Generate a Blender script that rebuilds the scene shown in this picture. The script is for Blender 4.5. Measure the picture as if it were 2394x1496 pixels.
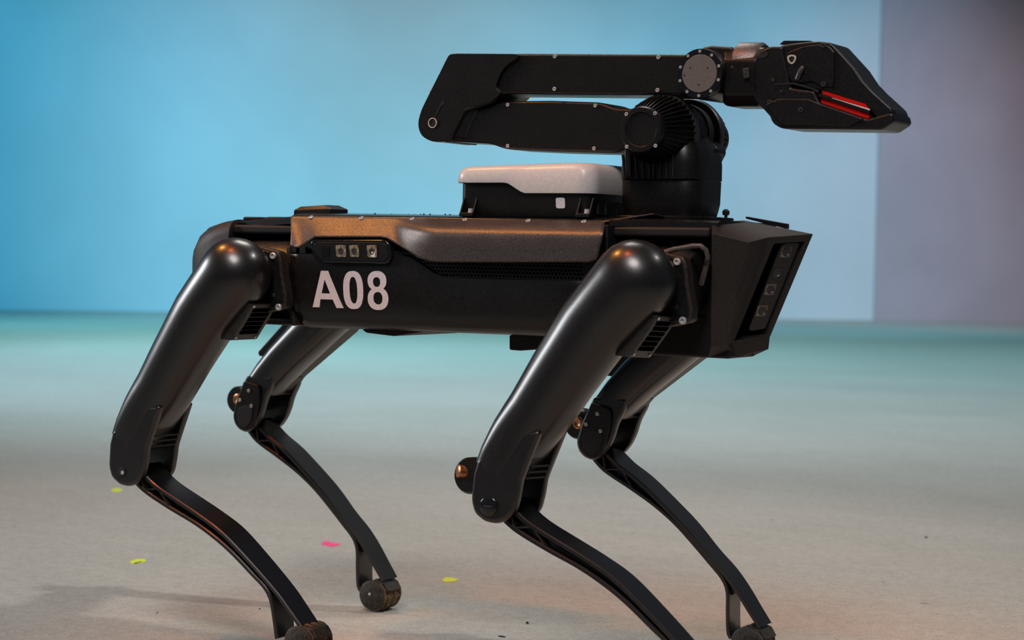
import bpy, bmesh, math, random
from math import sin, cos, pi, radians, sqrt
from mathutils import Vector, Matrix, Quaternion
from mathutils.geometry import tessellate_polygon
random.seed(7)
for o in list(bpy.data.objects): bpy.data.objects.remove(o)
scene = bpy.context.scene
COL = scene.collection

# ------------------------------------------------------------------ camera
F_PX = 4514.55
CAM = Vector((1.32606, -2.18453, 0.53143))
RC = Matrix.Rotation(radians(30.49763), 3, 'Z') @ Matrix.Rotation(radians(-1.98039), 3, 'X') @ Matrix.Rotation(radians(-1.10804), 3, 'Y')
cam = bpy.data.cameras.new('camera')
cam.sensor_width = 36; cam.lens = 36 * F_PX / 2394; cam.clip_end = 200
cam.dof.use_dof = True; cam.dof.focus_distance = 2.5; cam.dof.aperture_fstop = 6.5
camo = bpy.data.objects.new('camera', cam); COL.objects.link(camo)
camo.matrix_world = Matrix.Translation(CAM) @ (RC @ Matrix(((1, 0, 0), (0, 0, -1), (0, 1, 0)))).to_4x4()
scene.camera = camo
scene.view_settings.view_transform = 'Standard'; scene.view_settings.look = 'None'
scene.view_settings.gamma = 1; scene.view_settings.use_curve_mapping = False
scene.view_settings.exposure = 0.0

# ------------------------------------------------------------------ world and stage lamps
w = bpy.data.worlds.new('world'); scene.world = w; w.use_nodes = True
w.node_tree.nodes['Background'].inputs[0].default_value = (.62, .78, 1, 1)
w.node_tree.nodes['Background'].inputs[1].default_value = 0.06

def area(name, loc, target, size, power, color, size_y=None, spread=180):
    l = bpy.data.lights.new(name, 'AREA'); l.energy = power; l.color = color
    l.shape = 'RECTANGLE' if size_y else 'DISK'; l.size = size
    if size_y: l.size_y = size_y
    l.spread = radians(spread)
    o = bpy.data.objects.new(name, l); COL.objects.link(o); o.location = loc
    o.rotation_euler = (Vector(target) - Vector(loc)).to_track_quat('-Z', 'Y').to_euler()
    return o
def spot(name, loc, target, power, color, angle, blend=1.0, radius=.3):
    l = bpy.data.lights.new(name, 'SPOT'); l.energy = power; l.color = color
    l.spot_size = radians(angle); l.spot_blend = blend; l.shadow_soft_size = radius
    o = bpy.data.objects.new(name, l); COL.objects.link(o); o.location = loc
    o.rotation_euler = (Vector(target) - Vector(loc)).to_track_quat('-Z', 'Y').to_euler()
    return o
spot('stage_key', (3.8, 2.9, 6.0), (-.45, .7, 0), 800, (1, .95, .88), 22, radius=.18)
area('stage_wash_overhead', (-1.4, 2.8, 5.0), (-1.5, 3.0, 0), 2.0, 58, (1, .95, .89), spread=120)
area('stage_side_white', (-6.2, -1.6, 2.2), (-.1, -.1, .45), 1.8, 7, (.95, .97, 1), spread=40)
area('stage_front', (1.2, -3.8, 5.0), (0, .0, .4), 2.2, 14, (1, .93, .91), spread=48)
spot('stage_amber', (-2.5, -.85, 4.4), (0, -.1, .55), 270, (1, .40, .07), 18, blend=.6, radius=.26)
spot('stage_red', (-.45, -1.5, 4.6), (0, -.1, .55), 130, (1, .17, .03), 17, blend=.6, radius=.18)
spot('floor_spot_blue', (-6.5, 2.0, 6.5), (-2.9, 5.3, 0), 3000, (.43, .82, 1), 68)
spot('floor_spot_far', (-8.5, 5.0, 6.5), (-4.9, 8.6, 0), 1943, (0.336, 0.951, 1), 75)
spot('wall_spot_centre', (-2.0, 4.5, 6.0), (-7.7, 10.8, 1.2), 1587, (0.485, 0.796, 1), 38)
spot('wall_spot_left', (-6.0, 2.0, 6.0), (-9.9, 8.7, .3), 1964, (0.0122, 0.591, 1), 50)
spot('wall_spot_right', (0.5, 7.5, 6.0), (-5.2, 13.1, .7), 2077, (0.24, 0.687, 1), 44)
spot('wall_spot_mauve', (1.5, 9.0, 6.0), (-4.0, 14.1, .8), 851.6, (1, 0.371, 0.224), 34)

# ------------------------------------------------------------------ geometry helpers
def ray(u, v): return RC @ Vector(((u - 1197) / F_PX, 1, -(v - 748) / F_PX))
def U(u, v, y=None, x=None, z=None):
    """where the sight line of a measured photo point meets the plane y=, x= or z="""
    r = ray(u, v)
    t = (y - CAM.y) / r.y if y is not None else (x - CAM.x) / r.x if x is not None else (z - CAM.z) / r.z
    return CAM + r * t
XF = Matrix.Identity(4)
WORLD = {}
def link(o, parent, wloc):
    COL.objects.link(o)
    WORLD[o.name] = wloc.copy()
    if parent is not None:
        o.parent = parent; o.location = wloc - WORLD[parent.name]
    else: o.location = wloc
def mk(name, verts, faces, mat, parent=None, bevel=0, seg=2, smooth=True, ang=35, label=None, xf=True):
    vs = [(XF @ Vector(v)) if xf else Vector(v) for v in verts]
    lo = Vector([min(v[i] for v in vs) for i in range(3)]); hi = Vector([max(v[i] for v in vs) for i in range(3)])
    c = (lo + hi) / 2
    me = bpy.data.meshes.new(name)
    me.from_pydata([v - c for v in vs], [], faces)
    bm = bmesh.new(); bm.from_mesh(me)
    bmesh.ops.remove_doubles(bm, verts=bm.verts, dist=1e-6)
    bmesh.ops.recalc_face_normals(bm, faces=bm.faces)
    for f in bm.faces: f.smooth = smooth
    for e in bm.edges:
        if len(e.link_faces) == 2: e.smooth = e.calc_face_angle(0) < radians(ang)
    bm.to_mesh(me); bm.free()
    me.materials.append(mat)
    o = bpy.data.objects.new(name, me)
    if bevel:
        m = o.modifiers.new('edge', 'BEVEL'); m.width = bevel; m.segments = seg
        m.limit_method = 'ANGLE'; m.angle_limit = radians(ang); m.harden_normals = True
        m.use_clamp_overlap = True
        for e in me.edges: e.use_edge_sharp = False
    link(o, parent, c)
    if label: o['label'] = label
    return o
def rounded(pts, n=5):
    """pixel polygon with optional corner radius as third value -> list of (u,v)"""
    out = []; N = len(pts)
    for i, p in enumerate(pts):
        r = p[2] if len(p) > 2 else 0
        if not r: out.append((p[0], p[1])); continue
        P = Vector(p[:2]); A = Vector(pts[i - 1][:2]); B = Vector(pts[(i + 1) % N][:2])
        a = (A - P); b = (B - P); la, lb = a.length, b.length; a /= la; b /= lb
        d = min(r, la * .48, lb * .48); s = P + a * d; e = P + b * d
        for k in range(n + 1):
            t = k / n; q = s * (1 - t) ** 2 + P * 2 * t * (1 - t) + e * t * t
            out.append((q.x, q.y))
    return out
def xz(pts, yp): return [(lambda q: (q.x, q.z))(U(u, v, y=yp)) for u, v in rounded(pts)]
def smooth_line(pts, n=30):
    """Catmull-Rom through px points, n samples equally spaced"""
    P = [Vector(p) for p in pts]; P = [P[0] * 2 - P[1]] + P + [P[-1] * 2 - P[-2]]; out = []
    for i in range(1, len(P) - 2):
        for k in range(12):
            t = k / 12; a, b, c, d = P[i - 1:i + 3]
            out.append(.5 * ((2 * b) + (c - a) * t + (2 * a - 5 * b + 4 * c - d) * t * t + (3 * b - a - 3 * c + d) * t ** 3))
    out.append(P[-2])
    L = [0]
    for i in range(1, len(out)): L.append(L[-1] + (out[i] - out[i - 1]).length)
    res = []; j = 0
    for k in range(n):
        s = L[-1] * k / (n - 1)
        while j < len(L) - 2 and L[j + 1] < s: j += 1
        t = (s - L[j]) / max(1e-9, L[j + 1] - L[j]); res.append(out[j].lerp(out[j + 1], min(1, max(0, t))))
    return res
def ngon_prism(poly, y0, y1):
    n = len(poly); V = [(x, y0, z) for x, z in poly] + [(x, y1, z) for x, z in poly]
    Fc = [list(range(n)), list(range(2 * n - 1, n - 1, -1))] + [[i, i + n, (i + 1) % n + n, (i + 1) % n] for i in range(n)]
    return V, Fc
def prism(name, pts, yp, y0, y1, mat, parent, bevel=.002, **k):
    V, Fc = ngon_prism(xz(pts, yp), y0, y1)
    return mk(name, V, Fc, mat, parent, bevel, **k)
def holed_prism(name, outer, holes, y0, y1, mat, parent, bevel=0, **k):
    loops = [outer] + holes; V = []; Fc = []
    flat = [p for l in loops for p in l]; n = len(flat)
    V = [(x, y0, z) for x, z in flat] + [(x, y1, z) for x, z in flat]
    for t in tessellate_polygon([[Vector((x, z, 0)) for x, z in l] for l in loops]):
        Fc.append(list(t)); Fc.append([i + n for i in reversed(t)])
    b = 0
    for l in loops:
        m = len(l)
        for i in range(m): Fc.append([b + i, b + (i + 1) % m, b + (i + 1) % m + n, b + i + n])
        b += m
    return mk(name, V, Fc, mat, parent, bevel, **k)
def box(name, lo, hi, mat, parent, bevel=.002, **k):
    (a, b, c), (d, e, f) = lo, hi
    V = [(a, b, c), (d, b, c), (d, e, c), (a, e, c), (a, b, f), (d, b, f), (d, e, f), (a, e, f)]
    return mk(name, V, [[0, 3, 2, 1], [4, 5, 6, 7], [0, 1, 5, 4], [1, 2, 6, 5], [2, 3, 7, 6], [3, 0, 4, 7]], mat, parent, bevel, **k)
def loft(name, rings, mat, parent, bevel=0, cap=(True, True), closed=True, **k):
    n = len(rings[0]); V = [p for r in rings for p in r]; Fc = []
    for i in range(len(rings) - 1):
        for j in range(n if closed else n - 1):
            Fc.append([i * n + j, i * n + (j + 1) % n, (i + 1) * n + (j + 1) % n, (i + 1) * n + j])
    if cap[0]: Fc.append(list(range(n))[::-1])
    if cap[1]: Fc.append([(len(rings) - 1) * n + j for j in range(n)])
    return mk(name, V, Fc, mat, parent, bevel, **k)
def lathe(name, c, axis, prof, mat, parent, seg=32, bump=None, cap=(True, True), **k):
    """prof: list of (distance along axis, radius)"""
    ax = Vector(axis).normalized(); t = Vector((0, 0, 1)) if abs(ax.z) < .9 else Vector((1, 0, 0))
    e1 = ax.cross(t).normalized(); e2 = ax.cross(e1); c = Vector(c); rings = []
    for i, (d, r) in enumerate(prof):
        rings.append([c + ax * d + (e1 * cos(2 * pi * j / seg) + e2 * sin(2 * pi * j / seg)) * (r * (bump(i, j) if bump else 1)) for j in range(seg)])
    return loft(name, rings, mat, parent, cap=cap, **k)
def tube(name, pts, r, mat, parent, seg=10, **k):
    P = [Vector(p) for p in pts]; rings = []; e1 = None
    for i, p in enumerate(P):
        d = (P[min(i + 1, len(P) - 1)] - P[max(i - 1, 0)]).normalized()
        if e1 is None: e1 = d.orthogonal().normalized()
        e1 = (e1 - d * e1.dot(d)).normalized(); e2 = d.cross(e1); rr = r[i] if isinstance(r, (list, tuple)) else r
        rings.append([p + (e1 * cos(2 * pi * j / seg) + e2 * sin(2 * pi * j / seg)) * rr for j in range(seg)])
    return loft(name, rings, mat, parent, **k)
def hull(name, pts, mat, parent, bevel=.002, **k):
    bm = bmesh.new(); vs = [bm.verts.new(p) for p in pts]
    r = bmesh.ops.convex_hull(bm, input=vs)
    bmesh.ops.delete(bm, geom=[v for v in bm.verts if not v.link_faces], context='VERTS')
    bmesh.ops.dissolve_limit(bm, angle_limit=radians(2), verts=bm.verts, edges=bm.edges)
    bm.verts.index_update(); V = [v.co.copy() for v in bm.verts]; Fc = [[v.index for v in f.verts] for f in bm.faces]; bm.free()
    return mk(name, V, Fc, mat, parent, bevel, **k)
def strip_ring(name, outer, inner, y0, y1, mat, parent, **k): return holed_prism(name, outer, [inner], y0, y1, mat, parent, **k)
def circ(cx, cz, r, n=20, rz=None): return [(cx + r * cos(2 * pi * i / n), cz + (rz or r) * sin(2 * pi * i / n)) for i in range(n)]

# ------------------------------------------------------------------ materials
def mat(name, col, rough=.5, metal=0, spec=.5, noise=0, nscale=300, bump=0, bscale=900, var=None, coat=0, rvar=0):
    m = bpy.data.materials.new(name); m.use_nodes = True; nt = m.node_tree; b = nt.nodes['Principled BSDF']
    b.inputs['Base Color'].default_value = (*col, 1); b.inputs['Roughness'].default_value = rough
    b.inputs['Metallic'].default_value = metal; b.inputs['Specular IOR Level'].default_value = spec
    b.inputs['Coat Weight'].default_value = coat; b.inputs['Coat Roughness'].default_value = .22
    tc = nt.nodes.new('ShaderNodeTexCoord')
    if noise:
        n = nt.nodes.new('ShaderNodeTexNoise'); n.inputs['Scale'].default_value = nscale; n.inputs['Detail'].default_value = 3
        nt.links.new(tc.outputs['Object'], n.inputs['Vector'])
        r = nt.nodes.new('ShaderNodeValToRGB'); r.color_ramp.elements[0].position = .3; r.color_ramp.elements[1].position = .7
        a = tuple(c * (1 - noise) for c in col); z = var or tuple(min(1, c * (1 + noise)) for c in col)
        r.color_ramp.elements[0].color = (*a, 1); r.color_ramp.elements[1].color = (*z, 1)
        nt.links.new(n.outputs['Fac'], r.inputs['Fac']); nt.links.new(r.outputs['Color'], b.inputs['Base Color'])
        if rvar:
            n3 = nt.nodes.new('ShaderNodeTexNoise'); n3.inputs['Scale'].default_value = 28; n3.inputs['Detail'].default_value = 6
            nt.links.new(tc.outputs['Object'], n3.inputs['Vector'])
            mr = nt.nodes.new('ShaderNodeMapRange'); mr.inputs[1].default_value = .3; mr.inputs[2].default_value = .7
            mr.inputs[3].default_value = rough - rvar; mr.inputs[4].default_value = rough + rvar
            nt.links.new(n3.outputs['Fac'], mr.inputs[0]); nt.links.new(mr.outputs[0], b.inputs['Roughness'])
    if bump:
        n2 = nt.nodes.new('ShaderNodeTexNoise'); n2.inputs['Scale'].default_value = bscale; n2.inputs['Detail'].default_value = 2
        nt.links.new(tc.outputs['Object'], n2.inputs['Vector'])
        bp = nt.nodes.new('ShaderNodeBump'); bp.inputs['Strength'].default_value = bump; bp.inputs['Distance'].default_value = .0006
        nt.links.new(n2.outputs['Fac'], bp.inputs['Height']); nt.links.new(bp.outputs['Normal'], b.inputs['Normal'])
    return m
M_BLACK = mat('black_plastic', (.0085, .0076, .0074), .34, noise=.5, nscale=420, bump=.15, bscale=1100, rvar=.02)
M_LEG = mat('black_leg_shell', (.0072, .0064, .0062), .33, spec=.7, noise=.5, nscale=420, bump=.15, bscale=1100, coat=.55)
M_DARK = mat('dark_chassis', (.007, .0065, .0065), .6, noise=.4, nscale=200)
M_SHELL = mat('satin_shell', (.15, .128, .12), .40, metal=.7, noise=.35, nscale=500, bump=.3, bscale=1300, rvar=.04)
M_NOSE = mat('nose_plastic', (.028, .024, .022), .5, noise=.4, nscale=500, bump=.4, bscale=1200)
M_STEEL = mat('steel', (.70, .69, .68), .3, metal=.4, noise=.15, nscale=300)
M_RING = mat('worn_ring', (.62, .56, .48), .4, noise=.25, nscale=500)
M_WHITE = mat('white_cover', (.72, .70, .68), .30, noise=.08, nscale=400, bump=.1, bscale=900)
M_RED = mat('red_rubber', (.85, .012, .006), .5, spec=.15, noise=.15, nscale=700)
M_LETTER = mat('letter_vinyl', (.86, .79, .80), .5, noise=.12, nscale=700)
M_LABEL = mat('label_white', (.78, .74, .74), .5, noise=.05)
M_GLASS = mat('lens_glass', (.01, .011, .012), .12, spec=.7, noise=.3, nscale=200)
M_LENS = mat('lens_window', (.20, .165, .10), .25, noise=.7, nscale=260, var=(.46, .40, .29))
M_COPPER = mat('copper_cap', (.55, .25, .12), .35, metal=.9, noise=.3, nscale=300)
M_GREY = mat('grey_disc', (.145, .128, .118), .55, noise=.45, nscale=900, bump=.3)
M_TREAD = mat('foot_rubber', (.075, .046, .026), .75, noise=.7, nscale=160, var=(.22, .125, .06), bump=.6, bscale=500)
M_DUST = mat('dusty_rubber', (.02, .018, .016), .6, noise=.6, nscale=160, var=(.05, .042, .034), bump=.4, bscale=500)
M_METALRING = mat('dull_metal', (.10, .095, .10), .42, metal=.7, noise=.4, nscale=700)
M_HOLE = mat('hole_black', (.0015, .0014, .0014), 1, spec=0, noise=.2)
M_GLOSS = mat('gloss_deck', (.012, .012, .013), .16, spec=.6, noise=.4, nscale=500)
M_VENT = mat('vent_plastic', (.035, .031, .027), .45, noise=.4, nscale=500, bump=.2)
M_EDGE = mat('worn_bracket', (.05, .040, .034), .38, metal=.4, noise=.5, nscale=300)
M_CABLE = mat('cable_sheath', (.10, .085, .078), .4, noise=.3, nscale=300)
M_YELLOW = mat('yellow_paper', (.72, .78, .03), .7, noise=.08)
M_PINK = mat('pink_paper', (.95, .07, .25), .7, noise=.08)
M_CRUMB = mat('black_crumb', (.012, .011, .010), .8, noise=.5, nscale=600, bump=.8)

# floor: matte pale stage floor with faint streaks, scuffs and grain
def floor_material():
    m = bpy.data.materials.new('stage_floor'); m.use_nodes = True; nt = m.node_tree; b = nt.nodes['Principled BSDF']
    tc = nt.nodes.new('ShaderNodeTexCoord')
    def noise(scale, detail=4, rot=0, sc=(1, 1, 1)):
        mp = nt.nodes.new('ShaderNodeMapping'); mp.inputs['Scale'].default_value = sc; mp.inputs['Rotation'].default_value = (0, 0, rot)
        nt.links.new(tc.outputs['Object'], mp.inputs['Vector'])
        n = nt.nodes.new('ShaderNodeTexNoise'); n.inputs['Scale'].default_value = scale; n.inputs['Detail'].default_value = detail
        nt.links.new(mp.outputs['Vector'], n.inputs['Vector']); return n.outputs['Fac']
    def ramp(f, c0, c1, p0=.3, p1=.7):
        r = nt.nodes.new('ShaderNodeValToRGB'); e = r.color_ramp.elements
        e[0].position = p0; e[1].position = p1; e[0].color = (*c0, 1); e[1].color = (*c1, 1)
        nt.links.new(f, r.inputs['Fac']); return r.outputs['Color']
    def mul(a, c, fac=1):
        x = nt.nodes.new('ShaderNodeMix'); x.data_type = 'RGBA'; x.blend_type = 'MULTIPLY'; x.inputs['Factor'].default_value = fac
        nt.links.new(a, x.inputs[6]); nt.links.new(c, x.inputs[7]); return x.outputs[2]
    base = ramp(noise(.9, 5, .53, (1, 1.5, 1)), (.50, .47, .425), (.55, .52, .47))
    base = mul(base, ramp(noise(9, 6, .53, (.6, 1.6, 1)), (.93, .93, .93), (1, 1, 1)))
    base = mul(base, ramp(noise(420, 3), (.62, .62, .62), (1.0, 1.0, 1.0), .25, .65))
    base = mul(base, ramp(noise(60, 4), (.90, .89, .88), (1, 1, 1), .35, .6))
    base = mul(base, ramp(noise(34, 2), (.35, .34, .33), (1, 1, 1), .205, .23))
    nt.links.new(base, b.inputs['Base Color']); b.inputs['Roughness'].default_value = .8; b.inputs['Specular IOR Level'].default_value = .25
    bp = nt.nodes.new('ShaderNodeBump'); bp.inputs['Strength'].default_value = .35; bp.inputs['Distance'].default_value = .002
    nt.links.new(noise(380, 2), bp.inputs['Height']); nt.links.new(bp.outputs['Normal'], b.inputs['Normal'])
    return m
M_FLOOR = floor_material()
M_WALL = mat('pale_wall', (.72, .76, .78), .85, noise=.05, nscale=1.2, spec=.2)
M_DRAPE = mat('mauve_wall', (.52, .44, .48), .85, noise=.06, nscale=1.5, spec=.2)

# ------------------------------------------------------------------ the setting
def setting(o, label):
    o['kind'] = 'structure'; o['label'] = label; return o
fl = box('floor', (-22, -9, -.06), (14, 24, 0), M_FLOOR, None, bevel=0)
setting(fl, 'pale grey-beige stage floor with faint streaks and scuffs')
W0 = U(0, 724, z=0); W1 = U(2394, 753, z=0); WS = U(2044, 749, z=0)
wd = (W1 - W0); wd.z = 0; wd.normalize(); wn = Vector((-wd.y, wd.x, 0))
s_split = (WS - W0).dot(wd)
def wall(name, s0, s1, proud, m, label):
    a = W0 + wd * s0 - wn * proud; b = W0 + wd * s1 - wn * proud; c = b + wn * .3; d = a + wn * .3
    V = [(p.x, p.y, z) for z in (0, 5.5) for p in (a, b, c, d)]
    return setting(mk(name, V, [[0, 1, 2, 3], [4, 5, 6, 7], [0, 1, 5, 4], [1, 2, 6, 5], [2, 3, 7, 6], [3, 0, 4, 7]], m, None, smooth=False), label)
wall('wall_back', -16, s_split, 0, M_WALL, 'plain pale wall washed in blue light behind the robot')
wall('wall_right', s_split, s_split + 9, .03, M_DRAPE, 'mauve-grey wall panel beside the blue wall')

# ------------------------------------------------------------------ the robot
robot = bpy.data.objects.new('robot_dog', None); COL.objects.link(robot); WORLD['robot_dog'] = Vector((0, 0, 0))
robot['label'] = 'black four-legged robot dog with folded arm, white-topped box and A08 on its side'
robot['category'] = 'robot'

# one bolt mesh shared by every screw
def bolt_mesh():
    n = 12; V = []; Fc = []
    for r, z in ((1, 0), (1, .55), (.85, .7), (.5, .7), (.46, .25)):
        V += [(r * cos(2 * pi * i / n), r * sin(2 * pi * i / n), z) for i in range(n)]
    for k in range(4):
        for i in range(n): Fc.append([k * n + i, k * n + (i + 1) % n, (k + 1) * n + (i + 1) % n, (k + 1) * n + i])
    Fc.append([4 * n + i for i in range(n)]); Fc.append([i for i in range(n)][::-1])
    me = bpy.data.meshes.new('bolt'); me.from_pydata(V, [], Fc); me.materials.append(M_STEEL)
    bm = bmesh.new(); bm.from_mesh(me); bmesh.ops.recalc_face_normals(bm, faces=bm.faces); bm.to_mesh(me); bm.free()
    return me
BOLT = bolt_mesh()
BOLT_DARK = BOLT.copy(); BOLT_DARK.materials[0] = M_METALRING
def bolt(parent, p, nrm=(0, -1, 0), r=.0023, me=None):
    p = XF @ Vector(p); nrm = (XF.to_3x3() @ Vector(nrm)).normalized()
    o = bpy.data.objects.new('bolt', me or BOLT)
    link(o, parent, p); o.rotation_euler = nrm.to_track_quat('Z', 'Y').to_euler(); o.scale = (r, r, r)
    return o
MIRY = Matrix.Scale(-1, 4, (0, 1, 0))
I4 = Matrix.Identity(4)

# ---- chassis
core = box('chassis', (-.236, -.104, .435), (.236, .104, .570), M_DARK, robot, .012, seg=3)
for sx in (-1, 1):
    a, b = (.236, .362) if sx > 0 else (-.40, -.236)
    box('hip_bay', (a, -.044, .452), (b, .044, .570), M_DARK, robot, .01)
zt = .5755
# top plate, tapering down at the rear
tp = []
for x, hw, z in ((-.418, .070, .5595), (-.395, .078, .5635), (-.36, .085, .5680), (-.30, .092, .5725), (-.2455, .098, .5755), (-.244, .072, .5765), (-.1, .066, .5785), (.1, .066, .5785), (.23, .072, .5775), (.2315, .098, .5765), (.30, .092, .576), (.372, .088, .575)):
    tp.append([Vector((x, -hw, z - .010)), Vector((x, -hw, z - .003)), Vector((x, -hw + .006, z)), Vector((x, hw - .006, z)), Vector((x, hw, z - .003)), Vector((x, hw, z - .010))])
top_plate = loft('top_plate', tp, M_BLACK, robot)
# rear cover: rounded shell closing the tail end
rc = []
for x, hw, z0, z1, q in ((-.350, .1065, .432, .5705, .02), (-.372, .106, .432, .5675, .022), (-.395, .103, .434, .5625, .026), (-.418, .094, .440, .555, .03), (-.435, .080, .450, .545, .03), (-.444, .062, .462, .534, .03), (-.447, .05, .472, .526, .025)):
    ring = []
    for cy, cz, a0 in ((hw - q, z1 - q, 0), (-hw + q, z1 - q, 90), (-hw + q, z0 + q, 180), (hw - q, z0 + q, 270)):
        for k in range(5):
            a = radians(a0 + 22.5 * k); ring.append(Vector((x, cy + q * cos(a), cz + q * sin(a))))
    rc.append(ring)
rear_cover = loft('rear_cover', rc, M_NOSE, robot, cap=(True, True))
zb_ = U(1600, 834, y=-.045).z
box('belly_plate', (.225, -.045, zb_), (.372, .036, .462), M_DARK, robot, .004)
box('belly_plate', (-.385, -.100, .4285), (-.225, .100, .4375), M_BLACK, robot, .003)
prism('belly_sensor', [(845, 770), (990, 770), (990, 776), (920, 786, 6), (855, 778, 4)], -.09, -.09, .06, M_DARK, robot, .002)
prism('belly_bracket', [(1190, 783), (1300, 783), (1300, 813), (1215, 820), (1190, 818, 4)], -.06, -.06, .05, M_DARK, robot, .002)

# ---- side panels, shells, camera strips, grilles (near side traced, far side mirrored)
def lerp_table(tab, u):
    for (a, b), (c, d) in zip(tab, tab[1:]):
        if u <= c: return b + (d - b) * max(0, (u - a)) / (c - a)
    return tab[-1][1]
def build_side(near):
    # lower panel
    up = [(679, 592), (700, 592), (915, 594), (931, 594), (961, 600), (991, 620), (1016, 638), (1040, 646), (1080, 649), (1182, 652), (1300, 654), (1425, 656)]
    rings = []
    us = [679, 700, 760, 820, 880, 915, 931, 946, 961, 976, 991, 1003, 1016, 1028, 1040, 1060, 1080, 1182, 1300, 1425]
    for u in us:
        vt = lerp_table(up, u); top = U(u, vt, y=-.1155); r = []
        zb = U(u, 764 + (u - 695) * .0374, y=-.098).z
        x = top.x
        sl = max(0, (730 - u) / 50)            # left end leans in towards its lower corner
        for y, f in ((-.1125, 0), (-.1155, .012), (-.1165, .3), (-.1165, .62), (-.1145, .76), (-.110, .88), (-.103, .96), (-.095, 1)):
            z = top.z + (zb - top.z) * f
            r.append(Vector((x + .016 * min(1, sl) * max(0, (f - .35) / .65) ** 1.4, y, z)))
        rings.append(r)
    p = loft('side_panel', rings, M_BLACK, robot, cap=(False, False), closed=False)
    s = p.modifiers.new('thick', 'SOLIDIFY'); s.thickness = .003; s.offset = -1 if near else 1
    # grille with round holes behind the slot
    zg0 = .499; zg1 = .531
    g = box('grille', (U(915, 600, y=-.1105).x, -.1125, zg0), (.236, -.106, zg1), M_BLACK, robot, .001)
    hv = []; hf = []; hx = .0052
    nrow = 6
    for rI in range(nrow):
        for c in range(56):
            x = -.085 + c * hx + (rI % 2) * hx / 2; z = zg0 + .0035 + rI * .0046
            if x > .232: continue
            b0 = len(hv); hv += [(x + .0018 * cos(pi / 3 * k), -.11275, z + .0018 * sin(pi / 3 * k)) for k in range(6)]
            hf.append(list(range(b0, b0 + 6)))
    h = mk('grille_holes', hv, hf, M_HOLE, g); h['kind'] = 'stuff'
    # upper satin shell
    low = [(680, 571), (688, 577), (700, 577), (712, 569), (735, 553), (890, 553), (905, 556), (940, 578), (975, 601), (1000, 610), (1030, 613), (1378, 613), (1392, 609), (1400, 598)]
    us = [680, 684, 688, 694, 700, 706, 712, 722, 735, 760, 800, 850, 890, 898, 905, 915, 925, 935, 945, 955, 965, 975, 990, 1005, 1020, 1040, 1100, 1200, 1300, 1370, 1378, 1385, 1392, 1400]
    rings = []; deck = []
    for u in us:
        vt = 507 + (u - 680) * .0167; vl = lerp_table(low, u)
        bul = min(1, max(0, (u - 905) / 100)); bul = bul * bul * (3 - 2 * bul)
        fla = max(0, (740 - u) / 60); fla = fla * fla
        r = []
        for k in range(15):
            s_ = k / 14
            flat = -.098 - .0215 * s_
            prof = -.098 - .034 * (1 - (1 - min(1, s_ / .42)) ** 2.4) + .004 * max(0, s_ - .6) / .4
            y = flat * (1 - bul) + prof * bul - .010 * min(1, fla) * s_ ** 1.5
            q = U(u + (1 - s_) * 14 * (u - 680) / 720, vt + (vl - vt) * s_, y=y); r.append(q)
        rings.append([Vector((r[0].x, yy, r[0].z + dz)) for yy, dz in ((-.0955, .0016),)] + r)
        deck.append([Vector((r[0].x, yy, r[0].z + dz)) for yy, dz in ((-.0958, .0008), (-.0955, .0018), (-.091, .0030), (-.083, .0042), (-.070, .0056), (-.050, .0068), (-.030, .0074), (-.028, .0060))])
    loft('deck_edge', deck, M_GLOSS, robot, cap=(False, False), closed=False, ang=60)
    sh = loft('top_shell', rings, M_SHELL, robot, cap=(False, False), closed=False, ang=60)
    s = sh.modifiers.new('thick', 'SOLIDIFY'); s.thickness = .0025; s.offset = -1 if near else 1
    for u in (730, 848, 967, 1090, 1238, 1368):
        q = U(u, 511 + (u - 680) * .0167, y=-.095)
        bolt(sh, (q.x, -.0975, q.z + .0012), (0, -.5, .85), .0034)
    # camera strip
    st = prism('camera_strip', [(724, 560, 18), (908, 560, 18), (916, 600, 8), (906, 617, 14), (745, 613, 22), (728, 590, 10)], -.121, -.1215, -.108, M_GLASS, robot, .0025, seg=3)
    prism('strip_bezel', [(733, 566, 12), (902, 567, 12), (909, 598, 6), (900, 611, 10), (748, 607, 16), (734, 588, 8)], -.122, -.1222, -.121, M_BLACK, st, .0005)
    for (a, b, c, d), m_ in (((748, 574, 768, 600), M_GLASS), ((784, 573, 808, 601), M_LENS), ((816, 573, 838, 601), M_LENS), ((857, 573, 880, 602), M_LENS)):
        prism('lens', [(a, b, 4), (c, b, 4), (c + 2, d, 4), (a + 3, d, 4)], -.1225, -.1229, -.1215, m_, st, .0004)
        q = U((a + c) / 2 + 1, (b + d) / 2, y=-.123)
        lathe('lens_ring', (q.x, -.1229, q.z), (0, -1, 0), [(0, .0042), (.0006, .0042), (.0006, .0030), (.0002, .0028)], M_GLASS if m_ is M_GLASS else M_METALRING, st, 16)
    q = U(872, 594, y=-.123)
    if near: box('lens_tag', (q.x - .0025, -.1234, q.z - .004), (q.x + .0035, -.1228, q.z + .003), M_LABEL, st, 0)
    # clips in the gap left of the strip
    for u, v in ((691, 583), (712, 586)):
        q = U(u, v, y=-.108); box('clip', (q.x - .005, -.1125, q.z - .005), (q.x + .005, -.105, q.z + .005), M_DARK, p, .001)
    return p
side = build_side(True)
XF = MIRY; build_side(False); XF = I4
# worn end edge of the side panel by the rear hip
prism('panel_end', [(675, 578), (684, 576), (686, 640), (684, 700), (697, 760), (690, 762), (677, 716)], -.108, -.1135, -.075, M_EDGE, robot, .001)
XF = MIRY; prism('panel_end', [(675, 578), (684, 576), (686, 640), (684, 700), (697, 760), (690, 762), (677, 716)], -.108, -.1135, -.075, M_EDGE, robot, .001); XF = I4

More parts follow.
